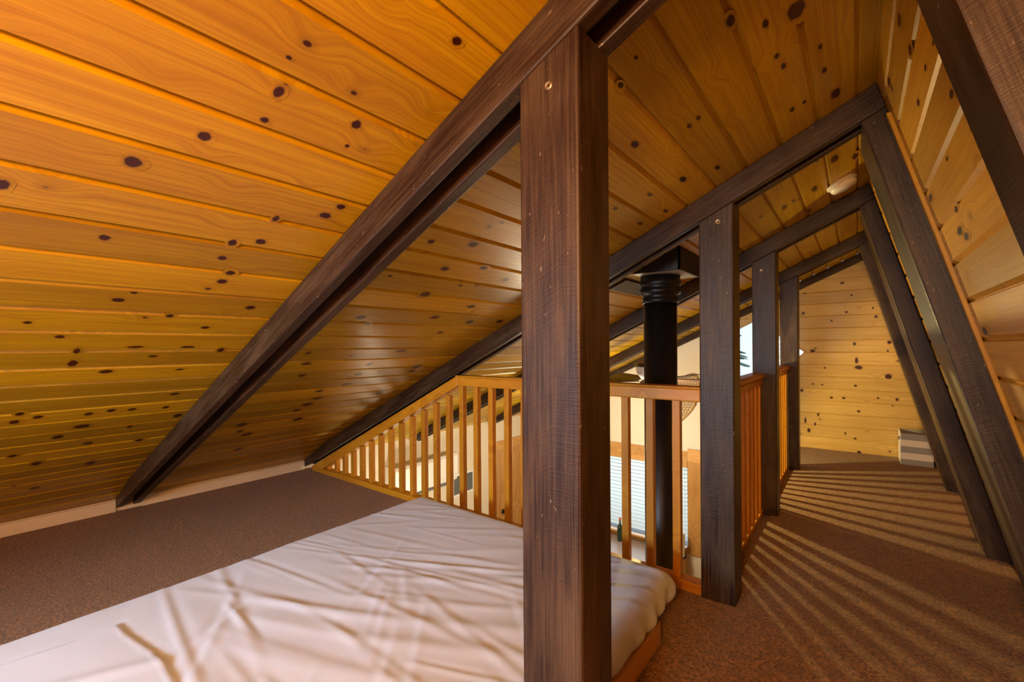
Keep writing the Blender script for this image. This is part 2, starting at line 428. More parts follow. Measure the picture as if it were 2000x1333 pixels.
# ---- left (shallow) ceiling slope
gx = [-0.968 - 0.1222 * k for k in range(-8, 26)]
gx = sorted([x for x in gx if XK + 0.03 < x < RX - 0.03])
P0 = (XK - 0.02, 0, zc(XK - 0.02)); P1 = (RX, 0, RZ); LX = RX - (XK - 0.02)
mb, buv = boarded([(x - (XK - 0.02)) / LX for x in gx], P0, P1, NC, YB, YE + 0.06, salt=1)
K_LEFT = [(399,266,15,8),(259,316,19,9),(544,179,9,12),(517,234,9,5),(696,243,8,9),(678,285,5,3),(892,80,9,9),(564,112,6,3),
 (5,360,15,9),(204,464,12,5),(454,474,8,6),(434,504,9,4),(450,533,9,4),(434,550,10,4),(231,586,14,3.5),(262,572,7,2),(489,601,9,3.5),(332,617,7,3),(54,630,9,2.5),(401,640,8,2.5),(117,658,10,3),
 (666,404,8,5),(635,421,12,5),(539,427,5,6),(509,472,10,5),(842,472,6,4),(924,478,8,5),(869,525,7,4),(945,523,6,3.5),(831,575,8,5),(920,599,6,3),(704,620,9,3.5),(849,620,8,3),(917,629,6,3),(899,558,4,2),(987,547,4,3),(719,632,4,2),(762,539,4,2),(980,436,3,2),(860,650,5,2),(976,628,4,3),
 (150,686,6,5),(142,710,9,6),(431,684,5,4),(367,678,13,2),(265,678,16,2),(207,726,13,3),(299,696,8,2),(351,722,8,1.5),(38,809,9,3),(28,825,9,3.5),(74,815,10,2.5),(173,809,8,2.5),(217,802,8,2.5),(258,800,8,2),(324,796,6,2),(160,833,15,3),(253,834,5,2),(341,770,8,2),(113,854,10,3),(172,866,9,2),(71,906,10,3.5),(177,905,8,3.5),(272,860,6,2),(347,812,7,3),(25,891,8,2),(68,954,9,3),
 (472,830,8,3),(468,843,5,2),(482,849,7,3),(466,878,6,2),(602,690,5,2),(784,686,9,2),(598,711,9,2),(721,712,4,2),(813,717,6,3),(805,725,4,2),(590,734,6,2),(700,731,6,2),(676,751,7,2),(624,764,6,2),(741,767,5,2),(621,778,8,2),(601,790,9,2.5),(582,819,7,3),(580,802,4,2),
 (1242,112,4,4),(1212,166,5,6),(1240,282,8,6),(1427,40,10,8),(1495,46,7,7),(1555,19,20,8),(1530,129,5,5),(1517,109,5,4),(1602,91,4,4),(1610,137,5,4),(1632,182,10,6),(1547,214,5,3),(1364,230,5,4),(1346,246,5,4),(1401,327,6,3),(1571,199,4,3),
 (1334,350,7,5),(1269,380,5,3),(1202,407,4,3),(1300,412,4,3),(1250,437,4,3),(1630,310,8,5),(1595,311,5,4),(1670,305,6,4),(1591,369,6,4),(1532,405,6,3),(1550,392,4,2),(1486,423,4,2),(1580,412,5,2)]
add_knots(mb, K_LEFT, P1, NC, buv, (0, 1, 0))
mb.v = [(x, y, z - 0.048 * min(1.0, max(0.0, (-3.65 - x) / 0.39))) for x, y, z in mb.v]   # the last boards dip to the baseboard
struct(mb.build('ceiling', PINE, recalc=True), 'low sloping ceiling of orange knotty pine boards')

# ---- steep right wall
gz = [1.985 - 0.1222 * k for k in range(0, 17)]
gz = [z for z in gz if z > 0.03]
W0 = (RX, 0, RZ); W1 = (xw(-0.05), 0, -0.05); LZ = RZ + 0.05
mb, buv = boarded([(RZ - z) / LZ for z in gz], W0, W1, NW, YB, YE + 0.06, salt=2)
K_RIGHT = [(1757,38,4,12),(1778,97,4,7),(1813,8,3,8),(1737,160,3,6),(1794,200,3,5),(1859,183,4,10),(1898,249,3,5),(1808,132,2,7),(1823,84,2,6),(1818,387,4,7),(1850,310,2,5),(1868,409,3,7),(1875,451,5,9),(1888,462,4,8),(1924,647,3,8)]
add_knots(mb, K_RIGHT, W0, NW, buv, (0, 1, 0))
struct(mb.build('wall_right', PINE_W), 'steep leaning wall of yellow pine boards beside the walkway')

# ---- pine end wall with the angular gable window
WIN2 = [(-0.441, 1.04), (-0.92, 1.417), (-1.35, 1.195), (-1.35, 0.62), (-0.826, 0.62)]
def win_span(z):
    xs = []
    for i in range(len(WIN2)):
        (xa, za), (xb, zb) = WIN2[i], WIN2[(i + 1) % len(WIN2)]
        if abs(za - zb) < 1e-9: continue
        t = (z - za) / (zb - za)
        if -1e-6 <= t <= 1 + 1e-6: xs.append(xa + (xb - xa) * t)
    return (min(xs), max(xs)) if xs else None
XPL = -1.42
def end_wall():
    mb = MB(); rz = [0.1295 * k for k in range(-2, 17)]
    cuts = sorted(set([-0.2] + [z for z in rz if -0.2 < z < RZ] + [z for _, z in WIN2] + [RZ, zc(XPL)]))
    rnd = random.Random(5); offs = [rnd.random() * 9 for _ in range(40)]
    g, dp = 0.006, 0.005
    def left(z): return max(XPL, (z - ZR) / SL)
    def strip(z0, z1, y0, y1, b, f0, f1):
        zm0, zm1 = z0 + 1e-6, z1 - 1e-6
        segs = []
        s0, s1 = win_span(zm0), win_span(zm1)
        L0, L1, R0, R1 = left(zm0), left(zm1), xw(zm0), xw(zm1)
        if s0 and s1: segs = [(L0, s0[0], L1, s1[0]), (s0[1], R0, s1[1], R1)]
        else: segs = [(L0, R0, L1, R1)]
        for a0, b0, a1, b1 in segs:
            u = offs[b % 40]
            mb.face([(a0, y0, z0), (b0, y0, z0), (b1, y1, z1), (a1, y1, z1)], [(a0 + u, b + f0), (b0 + u, b + f0), (b1 + u, b + f1), (a1 + u, b + f1)])
    for i in range(len(cuts) - 1):
        z0, z1 = cuts[i], cuts[i + 1]
        if z1 - z0 < 1e-5: continue
        b = int(math.floor((z0 + 1e-5) / 0.1295)); lo = b * 0.1295
        f = lambda z: min(.98, max(.02, (z - lo) / 0.1295))
        g0 = abs(z0 - lo) < 1e-5; g1 = abs(z1 - lo - 0.1295) < 1e-5
        a, c = z0 + (g if g0 else 0), z1 - (g if g1 else 0)
        if g0: strip(z0, a, YE + dp, YE, b + 120, f(z0), f(a))
        strip(a, c, YE, YE, b + 120, f(a), f(c))
        if g1: strip(c, z1, YE, YE + dp, b + 120, f(c), f(z1))
    def bu(P):
        b = math.floor(P[2] / 0.1295); return (P[0] + offs[b % 40], b + 120 + (P[2] / 0.1295 - b))
    K_END = [(1669,672,3,3),(1737,669,4,3.5),(1587,686,5,3),(1734,686,2,2),(1673,705,3,7),(1677,718,7,4),(1611,719,2,1.5),(1735,736,6.5,5),(1606,752,3,1),(1671,754,3,2),(1566,763,3,3),(1624,777,3,2),(1648,778,3,2),(1752,781,3,2.5),(1715,778,2,2),(1573,822,2,6),(1592,829,2,3),(1580,841,3,4),(1651,847,2,2),(1670,857,3,1.5),(1678,884,4,2.5),(1677,804,3,2),(1743,793,2,1),(1598,810,2,3),(1653,610,3,2),(1624,627,2,2),(1711,619,3,3),(1663,577,2,2),(1645,553,4,2),(1569,612,3,2.5),(1705,602,2,2)]
    add_knots(mb, K_END, (0, YE, 0), (0, -1, 0), bu, (1, 0, 0))
    return mb
struct(end_wall().build('wall_end', PINE_E), 'far pine board wall at the end of the walkway')

# cream gable wall of the room below, with the blind window's opening
WX0, WX1, WZ0, WZ1 = -3.25, -1.69, -1.40, -0.37
mb = MB()
mb.face([(XK, YE, ZF), (WX0, YE, ZF), (WX0, YE, zc(WX0)), (XK, YE, zc(XK))], [(0, 0)] * 4)
mb.face([(WX0, YE, WZ1), (WX1, YE, WZ1), (WX1, YE, zc(WX1)), (WX0, YE, zc(WX0))], [(0, 0)] * 4)
mb.face([(WX0, YE, ZF), (WX1, YE, ZF), (WX1, YE, WZ0), (WX0, YE, WZ0)], [(0, 0)] * 4)
mb.face([(WX1, YE, ZF), (XPL, YE, ZF), (XPL, YE, zc(XPL)), (WX1, YE, zc(WX1))], [(0, 0)] * 4)
mb.face([(XPL, YE, ZF), (0.65, YE, ZF), (0.65, YE, -0.2), (XPL, YE, -0.2)], [(0, 0)] * 4)
struct(mb.build('wall_end_lower', CREAM), 'cream gable wall of the room below')
# left and rear walls, lower floor
mb = MB(); mb.box((XK - 0.1, YB, ZF), (XK, YE, 0.12)); struct(mb.build('wall_left', CREAM), 'cream wall of the room below, under the low eave')
mb = MB()
mb.face([(XK - .1, YB, ZF), (1.3, YB, ZF), (1.3, YB, 2.2), (XK - .1, YB, 2.2)], [(0, 0)] * 4)
struct(mb.build('wall_rear', CREAM), 'wall behind the sleeping loft')
mb = MB(); mb.box((XK - .1, YB, ZF - 0.1), (1.3, YE + .06, ZF)); struct(mb.build('floor_lower', FLOORWOOD), 'wood floor of the room below')
mb = MB(); mb.box((0.62, YB, ZF), (0.72, YE, 0.02)); struct(mb.build('wall_right_lower', CREAM), 'wall of the room below under the walkway')

# ---- loft floor (carpet)
mb = MB()
YR0, YR1 = 2.065, 2.165                        # loft edge under the front railing
mb.box((XK, YB, -0.25), (-0.578, YR1 + 0.01, 0.0)); mb.box((-0.578, YB, -0.25), (0.62, YR1 + 0.01, 0.0)); mb.box((-0.56, YR1 + 0.01, -0.25), (0.62, YE, 0.0))
struct(mb.build('floor', CARPET), 'brown carpeted loft floor')
mb = MB(); mb.box((-0.572, 1.0, 0.0), (0.60, 2.06, 0.008), 'y'); mb.box((-0.572, YB + .3, 0.0), (0.60, 1.0, 0.008), 'y')
mb.box((-0.45, 2.06, 0.0), (0.60, YE - 0.01, 0.008), 'y')
ob = struct(mb.build('floor_walkway_carpet', CARPET), 'carpet of the walkway with a seam beside the bed')
mb = MB(); mb.box((XK, YR1 + .01, -0.26), (-0.56, YR1 + .035, -0.005), 'x'); mb.box((-0.585, YR1 + .035, -0.26), (-0.56, YE - .02, -0.005), 'y')
struct(mb.build('trim_1', OAK, bevel=0.003), 'wooden fascia along the loft edge')

# baseboard under the eave
for i, (a, b) in enumerate(((YB, 0.74), (0.875, 2.06))):
    mb = MB(); mb.box((XK, a, 0.0), (XK + 0.018, b, 0.075), 'y')
    struct(mb.build('baseboard_left', BASEB, bevel=0.003), 'low cream baseboard under the eave')

# ------------------------------------------------------------------ roof frames
FY = [0.741, 2.0633, 3.3176, 4.6521]
LY = [0.846, 2.0633, 3.3176, 4.6521]
XL, XR, PD = -0.5528, -0.4129, 0.1321
RD = 0.105
def zb(x, d=RD): return zc(x) - d
def rafter_plank(y0, y1, d0, d1, parent, name, bev=0.005, u0=0.0):
    xa = XK
    xe1 = (WX - WS * (ZR - d0)) / (1 + WS * SL); xe0 = (WX - WS * (ZR - d1)) / (1 + WS * SL)
    mb = MB()
    c = [(xa, y0, zc(xa) - d1), (xa, y1, zc(xa) - d1), (xa, y1, zc(xa) - d0), (xa, y0, zc(xa) - d0),
         (xe0, y0, zc(xe0) - d1), (xe0, y1, zc(xe0) - d1), (xe1, y1, zc(xe1) - d0), (xe1, y0, zc(xe1) - d0)]
    mb.hexa(c, u0, u0 * 0.37)
    return mb.build(name, BEAM, parent, bevel=bev)
def screw(parent, pos, r=0.008):
    mb = MB(); mb.revolve([(r * 0.2, 0.0), (r * 0.3, 0.0012), (r * 0.75, 0.002), (r, 0.0008), (r, 0.0)], pos, frame=(Vector((1, 0, 0)), Vector((0, 0, 1)), Vector((0, -1, 0))), seg=14)
    mb.build('screw', STEEL, parent)
raf_lab = ['dark double rafter crossing above the bed, nearest the camera', 'dark rafter above the end of the bed railing, in front of the stove pipe',
           'dark rafter above the post between the two walkway railings, just behind the smoke detector', 'farthest dark rafter, above the post nearest the pine end wall']
post_lab = ['large dark wooden post in front, standing against the side of the bed', 'dark post where the bed railing meets the walkway railing',
            'dark post between the two walkway railings', 'slim-looking farthest dark post nearest the pine end wall']
leg_lab = ['dark leaning wall timber at the top right corner, nearest the camera', 'dark leaning wall timber with a worn grey face, second along the pine wall',
           'dark leaning wall timber with a bluish sheen, third along the pine wall', 'farthest dark leaning wall timber, in front of the striped basket']
for i in range(4):
    y = FY[i]
    t = thing('rafter', (-2.0, y, zb(-2.0)), raf_lab[i], 'rafter', 'dark roof rafters')
    rafter_plank(y, y + 0.040, 0.0, RD, t, 'front_plank', u0=i * 1.7)
    rafter_plank(y + PD - 0.040, y + PD, 0.0, RD, t, 'rear_plank', u0=i * 1.7 + 5)
    rafter_plank(y + 0.040, y + PD - 0.040, 0.0, 0.035, t, 'filler_strip', bev=0.0, u0=i * 1.7 + 9)
    # post, its top cut to the slope
    mb = MB()
    p = thing('post', ((XL + XR) / 2, y, 0), post_lab[i], 'post', 'dark wooden posts')
    mb.hexa([(XL, y, 0), (XR, y, 0), (XR, y + PD, 0), (XL, y + PD, 0), (XL, y, zb(XL)), (XR, y, zb(XR)), (XR, y + PD, zb(XR)), (XL, y + PD, zb(XL))], i * 2.3, i * .9)
    mb.build('timber', BEAM, p, bevel=0.006)
    if i == 0:
        for q in ((1071, 167),): screw(p, hit(*q, (0, y, 0), Vector((0, 1, 0))), 0.009)
    elif i < 3:
        q = ((1402, 433), (1487, 529))[i - 1]; screw(p, hit(*q, (0, y, 0), Vector((0, 1, 0))), 0.011)
    # leaning timber along the steep wall
    yl = LY[i]; zt0 = 1.933; zt1 = 1.967
    mb = MB()
    d = 0.15 if i in (0, 3) else 0.32
    mb.hexa([(0.5281, yl, 0), (xw(0) - .001, yl, 0), (xw(0) - .001, yl + d, 0), (0.5281, yl + d, 0),
             (0.5281 - 0.2658 * zt0, yl, zt0), (xw(zt1) - .001, yl, zt1), (xw(zt1) - .001, yl + d, zt1), (0.5281 - 0.2658 * zt0, yl + d, zt0)], i * 3.1 + 20, i * .7)
    ob = mb.build('leaning_timber', BEAM, bevel=0.006)
    tag(ob, leg_lab[i], 'timber', 'dark leaning wall timbers')
    # slim batten where the boards meet the timber
    mb = MB(); w = 0.028
    for (ya, yb2) in ((yl - w, yl - 0.001),) if i < 2 else ():
        mb.hexa([(xw(0) - .012, ya, 0.01), (xw(0) + .002, ya, 0.01), (xw(0) + .002, yb2, 0.01), (xw(0) - .012, yb2, 0.01),
                 (xw(1.93) - .012, ya, 1.93), (xw(1.93) + .002, ya, 1.93), (xw(1.93) + .002, yb2, 1.93), (xw(1.93) - .012, yb2, 1.93)], i, i * .2)
    if i < 2: struct(mb.build('trim_2', PINE_W, bevel=0.003), 'pine batten along a leaning timber')
# gable board against the end wall
mb = MB(); y0, y1 = YE - 0.035, YE - 0.001
mb.hexa([(XK, y0, zc(XK) - .085), (XK, y1, zc(XK) - .085), (XK, y1, zc(XK)), (XK, y0, zc(XK)), (0.07, y0, zc(.07) - .085), (.07, y1, zc(.07) - .085), (RX, y1, RZ), (RX, y0, RZ)])
struct(mb.build('trim_3', BEAM, bevel=0.003), 'dark gable board under the roof at the end wall')

# ------------------------------------------------------------------ railings
def stick(mb, a, b, w=0.034, v0=0.0):
    (x, y, z0), z1 = a, b
    mb.box((x - w / 2, y - w / 2, z0), (x + w / 2, y + w / 2, z1), 'z', v0 * 3.1, v0)
rail = thing('railing', (-1.2, 2.115, 0), 'honey-coloured wooden railing behind the bed, dropping along the sloping rafter', 'railing', 'wooden loft railings')
XB = -2.075
mb = MB(); mb.box((XB, 2.078, 0.864), (XL, 2.150, 0.922), 'x', 0, 3.0)
mb.build('top_rail', OAK, rail, bevel=0.006)
mb = MB(); mb.box((XB - 0.01, 2.072, 0.922), (XL, 2.156, 0.932), 'x', 3, 3.5)
mb.build('rail_cap', OAK, rail, bevel=0.004)
mb = MB(); dz = 0.030; th = 0.088; xe = -3.93
x5 = -3.74
mb.hexa([(xe, 2.078, 0.03), (xe, 2.150, 0.03), (xe, 2.150, zb(xe) - dz), (xe, 2.078, zb(xe) - dz), (x5, 2.078, zb(x5) - dz - th), (x5, 2.150, zb(x5) - dz - th), (x5, 2.150, zb(x5) - dz), (x5, 2.078, zb(x5) - dz)], 4, 6.0)
xe = x5
mb.hexa([(xe, 2.078, zb(xe) - dz - th), (xe, 2.150, zb(xe) - dz - th), (xe, 2.150, zb(xe) - dz), (xe, 2.078, zb(xe) - dz),
         (XB, 2.078, 0.932 - th + 0.016), (XB, 2.150, 0.932 - th + 0.016), (XB, 2.150, 0.930), (XB, 2.078, 0.930)], 5, 6.0)
mb.build('sloping_rail', OAK, rail, bevel=0.005)
mb = MB(); mb.box((-3.93, 2.078, 0.0), (XL, 2.150, 0.045), 'x', 1, 8.0)
mb.build('bottom_rail', OAK, rail, bevel=0.005)
for k in range(25):
    x = -3.694 + 0.1261 * k
    top = 0.866 if x > XB else zb(x) - dz - th + 0.012
    mb = MB(); stick(mb, (x, 2.114, 0.043), top, 0.036, 10 + k)
    mb.build('baluster', OAK, rail, bevel=0.002)
def side_rail(y0, y1, label, n):
    t = thing('railing', (-0.52, (y0 + y1) / 2, 0), label, 'railing', 'wooden loft railings')
    mb = MB()
    prof = [(-0.030, 0.862), (-0.026, 0.890), (-0.042, 0.912), (-0.042, 0.926), (-0.030, 0.936), (0.030, 0.936), (0.042, 0.926), (0.042, 0.912), (0.026, 0.890), (0.030, 0.862)]
    for i in range(len(prof)):
        (a, za), (b, zb_) = prof[i], prof[(i + 1) % len(prof)]
        mb.face([(-0.52 + a, y0, za), (-0.52 + b, y0, zb_), (-0.52 + b, y1, zb_), (-0.52 + a, y1, za)], [(y0, 2 + i * .05), (y0, 2.05 + i * .05), (y1, 2.05 + i * .05), (y1, 2 + i * .05)])
    for y in (y0, y1): mb.face([(-0.52 + a, y, z) for a, z in prof], [(a, z) for a, z in prof])
    mb.build('top_rail', OAK, t, bevel=0.002)
    mb = MB(); mb.box((-0.548, y0, 0.0), (-0.492, y1, 0.035), 'y', 1, 5.0); mb.build('bottom_rail', OAK, t, bevel=0.004)
    for k in range(n):
        y = y0 + (y1 - y0) * (k + 0.6) / n
        mb = MB(); stick(mb, (-0.515, y, 0.033), 0.864, 0.036, 50 + k); mb.build('baluster', OAK, t, bevel=0.002)
side_rail(FY[1] + PD, FY[2], 'wooden railing along the walkway, nearer of the two, up to the middle post', 9)
side_rail(FY[2] + PD, FY[3], 'wooden railing along the walkway, farther section past the middle post', 10)

# ------------------------------------------------------------------ bed
def smooth(a, b, x):
    t = max(0.0, min(1.0, (x - a) / (b - a))); return t * t * (3 - 2 * t)
def mattress():
    X0, X1, Y0, Y1, Z0, Z1 = -2.09, -0.570, -0.35, 1.80, 0.085, 0.232
    r = 0.075
    nx, ny = 190, 250
    mb = MB()
    rc = random.Random(11); CREASES = []
    for k in range(60):
        cy = rc.uniform(0.45, 1.75); cx = rc.uniform(-1.95, -0.65)
        ang = math.radians(rc.gauss(14 + 16 * (cy - 1.1), 11))
        CREASES.append((cx, cy, math.cos(ang), math.sin(ang), rc.uniform(.18, .6), rc.uniform(.008, .020), rc.uniform(.002, .0055), rc.uniform(-.12, .12)))
    for k in range(10):
        ang = math.radians(rc.uniform(115, 150)); CREASES.append((rc.uniform(-1.7, -.8), rc.uniform(.5, 1.2), math.cos(ang), math.sin(ang), rc.uniform(.2, .5), .014, .003, 0.0))
    def fold(x, y):
        h = 0.0
        # long diagonal pulls across the sheet
        w = noise.noise(Vector((x * 0.8, y * 0.8, 3.0))) * 0.22
        q = y - 0.35 * x + w
        for (c, wd, a, x0, x1) in ((1.30, .035, .009, -1.9, -.6), (1.42, .025, .006, -1.7, -.6), (1.18, .03, .008, -1.8, -.7), (1.62, .028, .007, -1.6, -.6), (1.02, .03, .006, -1.7, -.7), (1.75, .02, .005, -1.4, -.6), (.86, .04, .007, -1.6, -.6), (1.9, .03, .006, -1.5, -.6)):
            m = smooth(x0, x0 + .35, x) * smooth(x1 + .05, x1 - .15, x)
            d = (q - c) / wd
            h += 0.45 * a * math.exp(-d * d) * m
        for (cx, cy, dx, dy, ln, wd, a, bow) in CREASES:
            u = (x - cx) * dx + (y - cy) * dy
            if abs(u) > ln: continue
            v = -(x - cx) * dy + (y - cy) * dx + bow * u * u
            if abs(v) > wd * 5: continue
            e = (1 - (u / ln) ** 2) ** 1.5
            h += 0.55 * a * e * (math.exp(-(v / wd) ** 2) - 0.5 * math.exp(-((v - wd * 1.8) / (wd * 1.1)) ** 2))
        h += 0.0012 * noise.noise(Vector((x * 9, y * 9, 0)))
        h += 0.007 * noise.noise(Vector((x * 2.1, y * 2.1, 5)))
        # the turned-down cover near the camera: a step with a hem along two sides
        ed = min(x + 1.885 + 0.012 * math.sin(y * 17), 0.362 - y + 0.25 * (x + 1.88) * 0.15 + 0.012 * math.sin(x * 11))
        h += 0.004 * smooth(-0.010, 0.016, ed) + 0.003 * math.exp(-((ed - 0.006) / 0.006) ** 2)
        h -= 0.001 * math.exp(-((ed + 0.010) / 0.010) ** 2)
        q3 = (x + 1.6) - (y - .3) * 0.5
        if ed > 0: h += 0.005 * math.exp(-((q3) / .03) ** 2)
        return h
    def pos(a, b):
        # a,b in [-1,1] extended across the sides
        ex_, ey_ = 1.10, 1.07
        px = a * ex_; py = b * ey_
        cx, cy = (X0 + X1) / 2, (Y0 + Y1) / 2; hx, hy = (X1 - X0) / 2, (Y1 - Y0) / 2
        def side(t, h):
            s = abs(t) * h; flat = h - r
            if s <= flat: return s, 0.0, 0.0
            q = (s - flat) / r
            if q <= 1.5708: return flat + r * math.sin(q), r * (1 - math.cos(q)), q / 1.5708
            return h, r + (s - flat - r * 1.5708), 1.0
        sx, dx, fx = side(px, hx + 0.043); sy, dy, fy = side(py, hy + 0.043)
        k = (hx) / (hx + 0.043); sx *= k; sy *= hy / (hy + 0.043)
        x = cx + math.copysign(sx, a); y = cy + math.copysign(sy, b)
        drop = (dx ** 1.6 + dy ** 1.6) ** (1 / 1.6)
        z = max(Z0, Z1 - drop + fold(x, y) * (1 - 0.6 * max(fx, fy)))
        if fx > 0.5 and a > 0:    # gathers hanging down the visible side
            g = math.sin(y * 46 + 4 * noise.noise(Vector((y * 3, z * 4, 0)))) * 0.006 + noise.noise(Vector((y * 11, z * 3, 2))) * 0.010
            x += g * (fx - .5) * 2 * smooth(Z1, Z1 - .06, z) - 0.030 * smooth(0.15, Z0, z)
        return Vector((x, y, z))
    g = [[mb.vert(pos(-1 + 2 * i / nx, -1 + 2 * j / ny)) for j in range(ny + 1)] for i in range(nx + 1)]
    for i in range(nx):
        for j in range(ny):
            mb.f.append([g[i][j], g[i + 1][j], g[i + 1][j + 1], g[i][j + 1]]); mb.uv.append([(0, 0)] * 4)
    loop = [g[i][0] for i in range(nx + 1)] + [g[nx][j] for j in range(1, ny + 1)] + [g[i][ny] for i in range(nx - 1, -1, -1)] + [g[0][j] for j in range(ny - 1, 0, -1)]
    mb.f.append(loop); mb.uv.append([(0, 0)] * len(loop))
    return mb
ob = mattress().build('mattress', SHEET, smooth=True, loc=(-1.33, 0.72, 0.085))
tag(ob, 'floor mattress under a wrinkled white cotton sheet', 'mattress')
mb = MB(); mb.box((-2.05, -0.30, 0.0), (-0.587, 1.655, 0.085), 'y')
ob = mb.build('bed_platform', TANBASE, bevel=0.003); tag(ob, 'low tan wooden platform under the mattress', 'bed base')

# ------------------------------------------------------------------ stove pipe and support box
PX, PY = -0.946, 2.69
t = thing('stove_pipe', (PX, PY, ZF), 'black vertical stove pipe rising through the room below', 'stove pipe')
mb = MB(); mb.revolve([(0.0965, ZF), (0.0965, 1.40)], (PX, PY, 0), seg=48); mb.build('pipe', BLACK, t, smooth=False)
for f in t.children[0].data.polygons: f.use_smooth = len(f.vertices) == 4
mb = MB(); mb.revolve([(0.097, 1.375), (0.107, 1.375), (0.107, 1.398), (0.103, 1.402), (0.104, 1.425), (0.119, 1.430), (0.121, 1.455), (0.116, 1.459), (0.116, 1.478), (0.122, 1.482), (0.122, 1.505), (0.116, 1.510), (0.116, 1.536), (0.09, 1.536)], (PX, PY, 0), seg=48)
ob = mb.build('collar', BLACK, t)
for f in ob.data.polygons: f.use_smooth = len(f.vertices) == 4
mb = MB(); mb.revolve([(0.002, 0), (0.004, .001), (0.003, .003)], (PX + 0.02, PY - 0.0975, 1.385), frame=(Vector((1, 0, 0)), Vector((0, 0, 1)), Vector((0, -1, 0))), seg=10); mb.build('screw', STEEL, t)
BX0, BX1, BY0, BY1, BZ = PX - 0.18, PX + 0.18, 2.492, 2.875, 1.538
t = thing('ceiling_support_box', (PX, PY, BZ), 'black square metal box on the ceiling around the top of the stove pipe', 'chimney box')
mb = MB()
xt = (BZ - ZR) / SL
def wedge(mb, x0, x1, y0, y1, z0):
    mb.hexa([(x0, y0, z0), (x1, y0, z0), (x1, y1, z0), (x0, y1, z0), (x0, y0, max(z0 + .001, zc(x0) - .002)), (x1, y0, zc(x1) - .002), (x1, y1, zc(x1) - .002), (x0, y1, max(z0 + .001, zc(x0) - .002))])
wedge(mb, max(BX0, xt), BX1, BY0, BY0 + .012, BZ); wedge(mb, BX1 - .012, BX1, BY0, BY1, BZ); wedge(mb, max(BX0, xt), BX1, BY1 - .012, BY1, BZ)
mb.build('shell', BLACKBOX, t, bevel=0.002)
mb = MB(); mb.box((max(BX0, xt), BY0 + .013, BZ + .001), (BX1 - .013, BY1 - .013, BZ + 0.010), 'x'); mb.build('bottom_plate', GREYPLATE, t)
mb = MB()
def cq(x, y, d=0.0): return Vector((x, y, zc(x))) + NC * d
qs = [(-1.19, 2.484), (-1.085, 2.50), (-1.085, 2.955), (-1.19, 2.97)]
mb.hexa([cq(x, y, .001) for x, y in qs] + [cq(x, y, .014) for x, y in qs]); mb.build('dark_strip', BEAM, t, bevel=0.002)  # thin dark strip on the ceiling slope, left of the box

# ------------------------------------------------------------------ smoke detector
c = Vector((-0.066, 3.004, 0)); c.z = zc(c.x); n = NC; a = Vector((0, 1, 0)); b = n.cross(a)
t = thing('smoke_detector', c, 'round white smoke detector on the sloping ceiling', 'smoke detector')
mb = MB(); mb.revolve([(0.070, 0.0), (0.072, 0.010), (0.068, 0.014), (0.060, 0.016)], c, frame=(a, b, n), seg=40); mb.build('base', PLASTIC, t, bevel=0.001)
mb = MB(); mb.revolve([(0.060, 0.016), (0.063, 0.020), (0.063, 0.030), (0.056, 0.040), (0.030, 0.044), (0.0, 0.044)], c, frame=(a, b, n), seg=40); ob = mb.build('cover', PLASTIC, t)
for f in ob.data.polygons: f.use_smooth = True
mb = MB(); cc = c + a * 0.012; mb.revolve([(0.014, 0.043), (0.014, 0.047), (0.010, 0.049), (0.0, 0.049)], cc, frame=(a, b, n), seg=20); mb.build('test_button', plain('button_grey', (0.45, 0.47, 0.52), 0.5), t)

# ------------------------------------------------------------------ striped basket
B0 = (0.312, 5.445); B1 = (0.535, 5.745); hgt = 0.295; th = 0.008
t = thing('storage_basket', (0.42, 5.6, 0), 'grey and white striped canvas basket on the carpet by the pine end wall', 'basket')
mb = MB()
x0, y0 = B0; x1, y1 = B1
mb.box((x0, y0, 0), (x1, y0 + th, hgt), 'x'); mb.box((x0, y1 - th, 0), (x1, y1, hgt), 'x'); mb.box((x1 - th, y0 + th, 0), (x1, y1 - th, hgt), 'y'); mb.box((x0 + th, y0 + th, 0.002), (x1 - th, y1 - th, 0.01), 'x')
mb.build('striped_side', STRIPES, t, bevel=0.002)
mb = MB(); mb.box((x0, y0 + th, 0), (x0 + th, y1 - th, hgt), 'y'); mb.build('end_panel', plain('canvas_white', (0.82, 0.78, 0.66), 0.9, speck=0.1), t, bevel=0.002)
mb = MB(); mb.tube([(x0 - .003, y0 + .11, hgt - .05), (x0 - .008, y0 + .12, hgt - .075), (x0 - .003, y0 + .13, hgt - .05)], 0.006); mb.build('handle', GREY, t)

# ------------------------------------------------------------------ windows
def poly_frame(pts, y0, y1, w):
    """frame of width w running inside a polygon in the xz plane"""
    c = Vector((sum(p[0] for p in pts) / len(pts), sum(p[1] for p in pts) / len(pts)))
    inn = [tuple(Vector(p) + (c - Vector(p)).normalized() * w) for p in pts]
    mb = MB(); n = len(pts)
    for i in range(n):
        j = (i + 1) % n
        a, b, cc, d = pts[i], pts[j], inn[j], inn[i]
        mb.hexa([(a[0], y0, a[1]), (d[0], y0, d[1]), (d[0], y1, d[1]), (a[0], y1, a[1]), (b[0], y0, b[1]), (cc[0], y0, cc[1]), (cc[0], y1, cc[1]), (b[0], y1, b[1])])
    return mb, inn
mb, inn = poly_frame(WIN2, YE - 0.004, YE + 0.05, 0.018)
w2 = struct(mb.build('window_2', PINE_T), 'angular gable window in the pine end wall')
mb = MB(); mb.face([(x, YE + 0.03, z) for x, z in inn], [(0, 0)] * len(inn)); g = mb.build('window_pane', GLASS, w2)
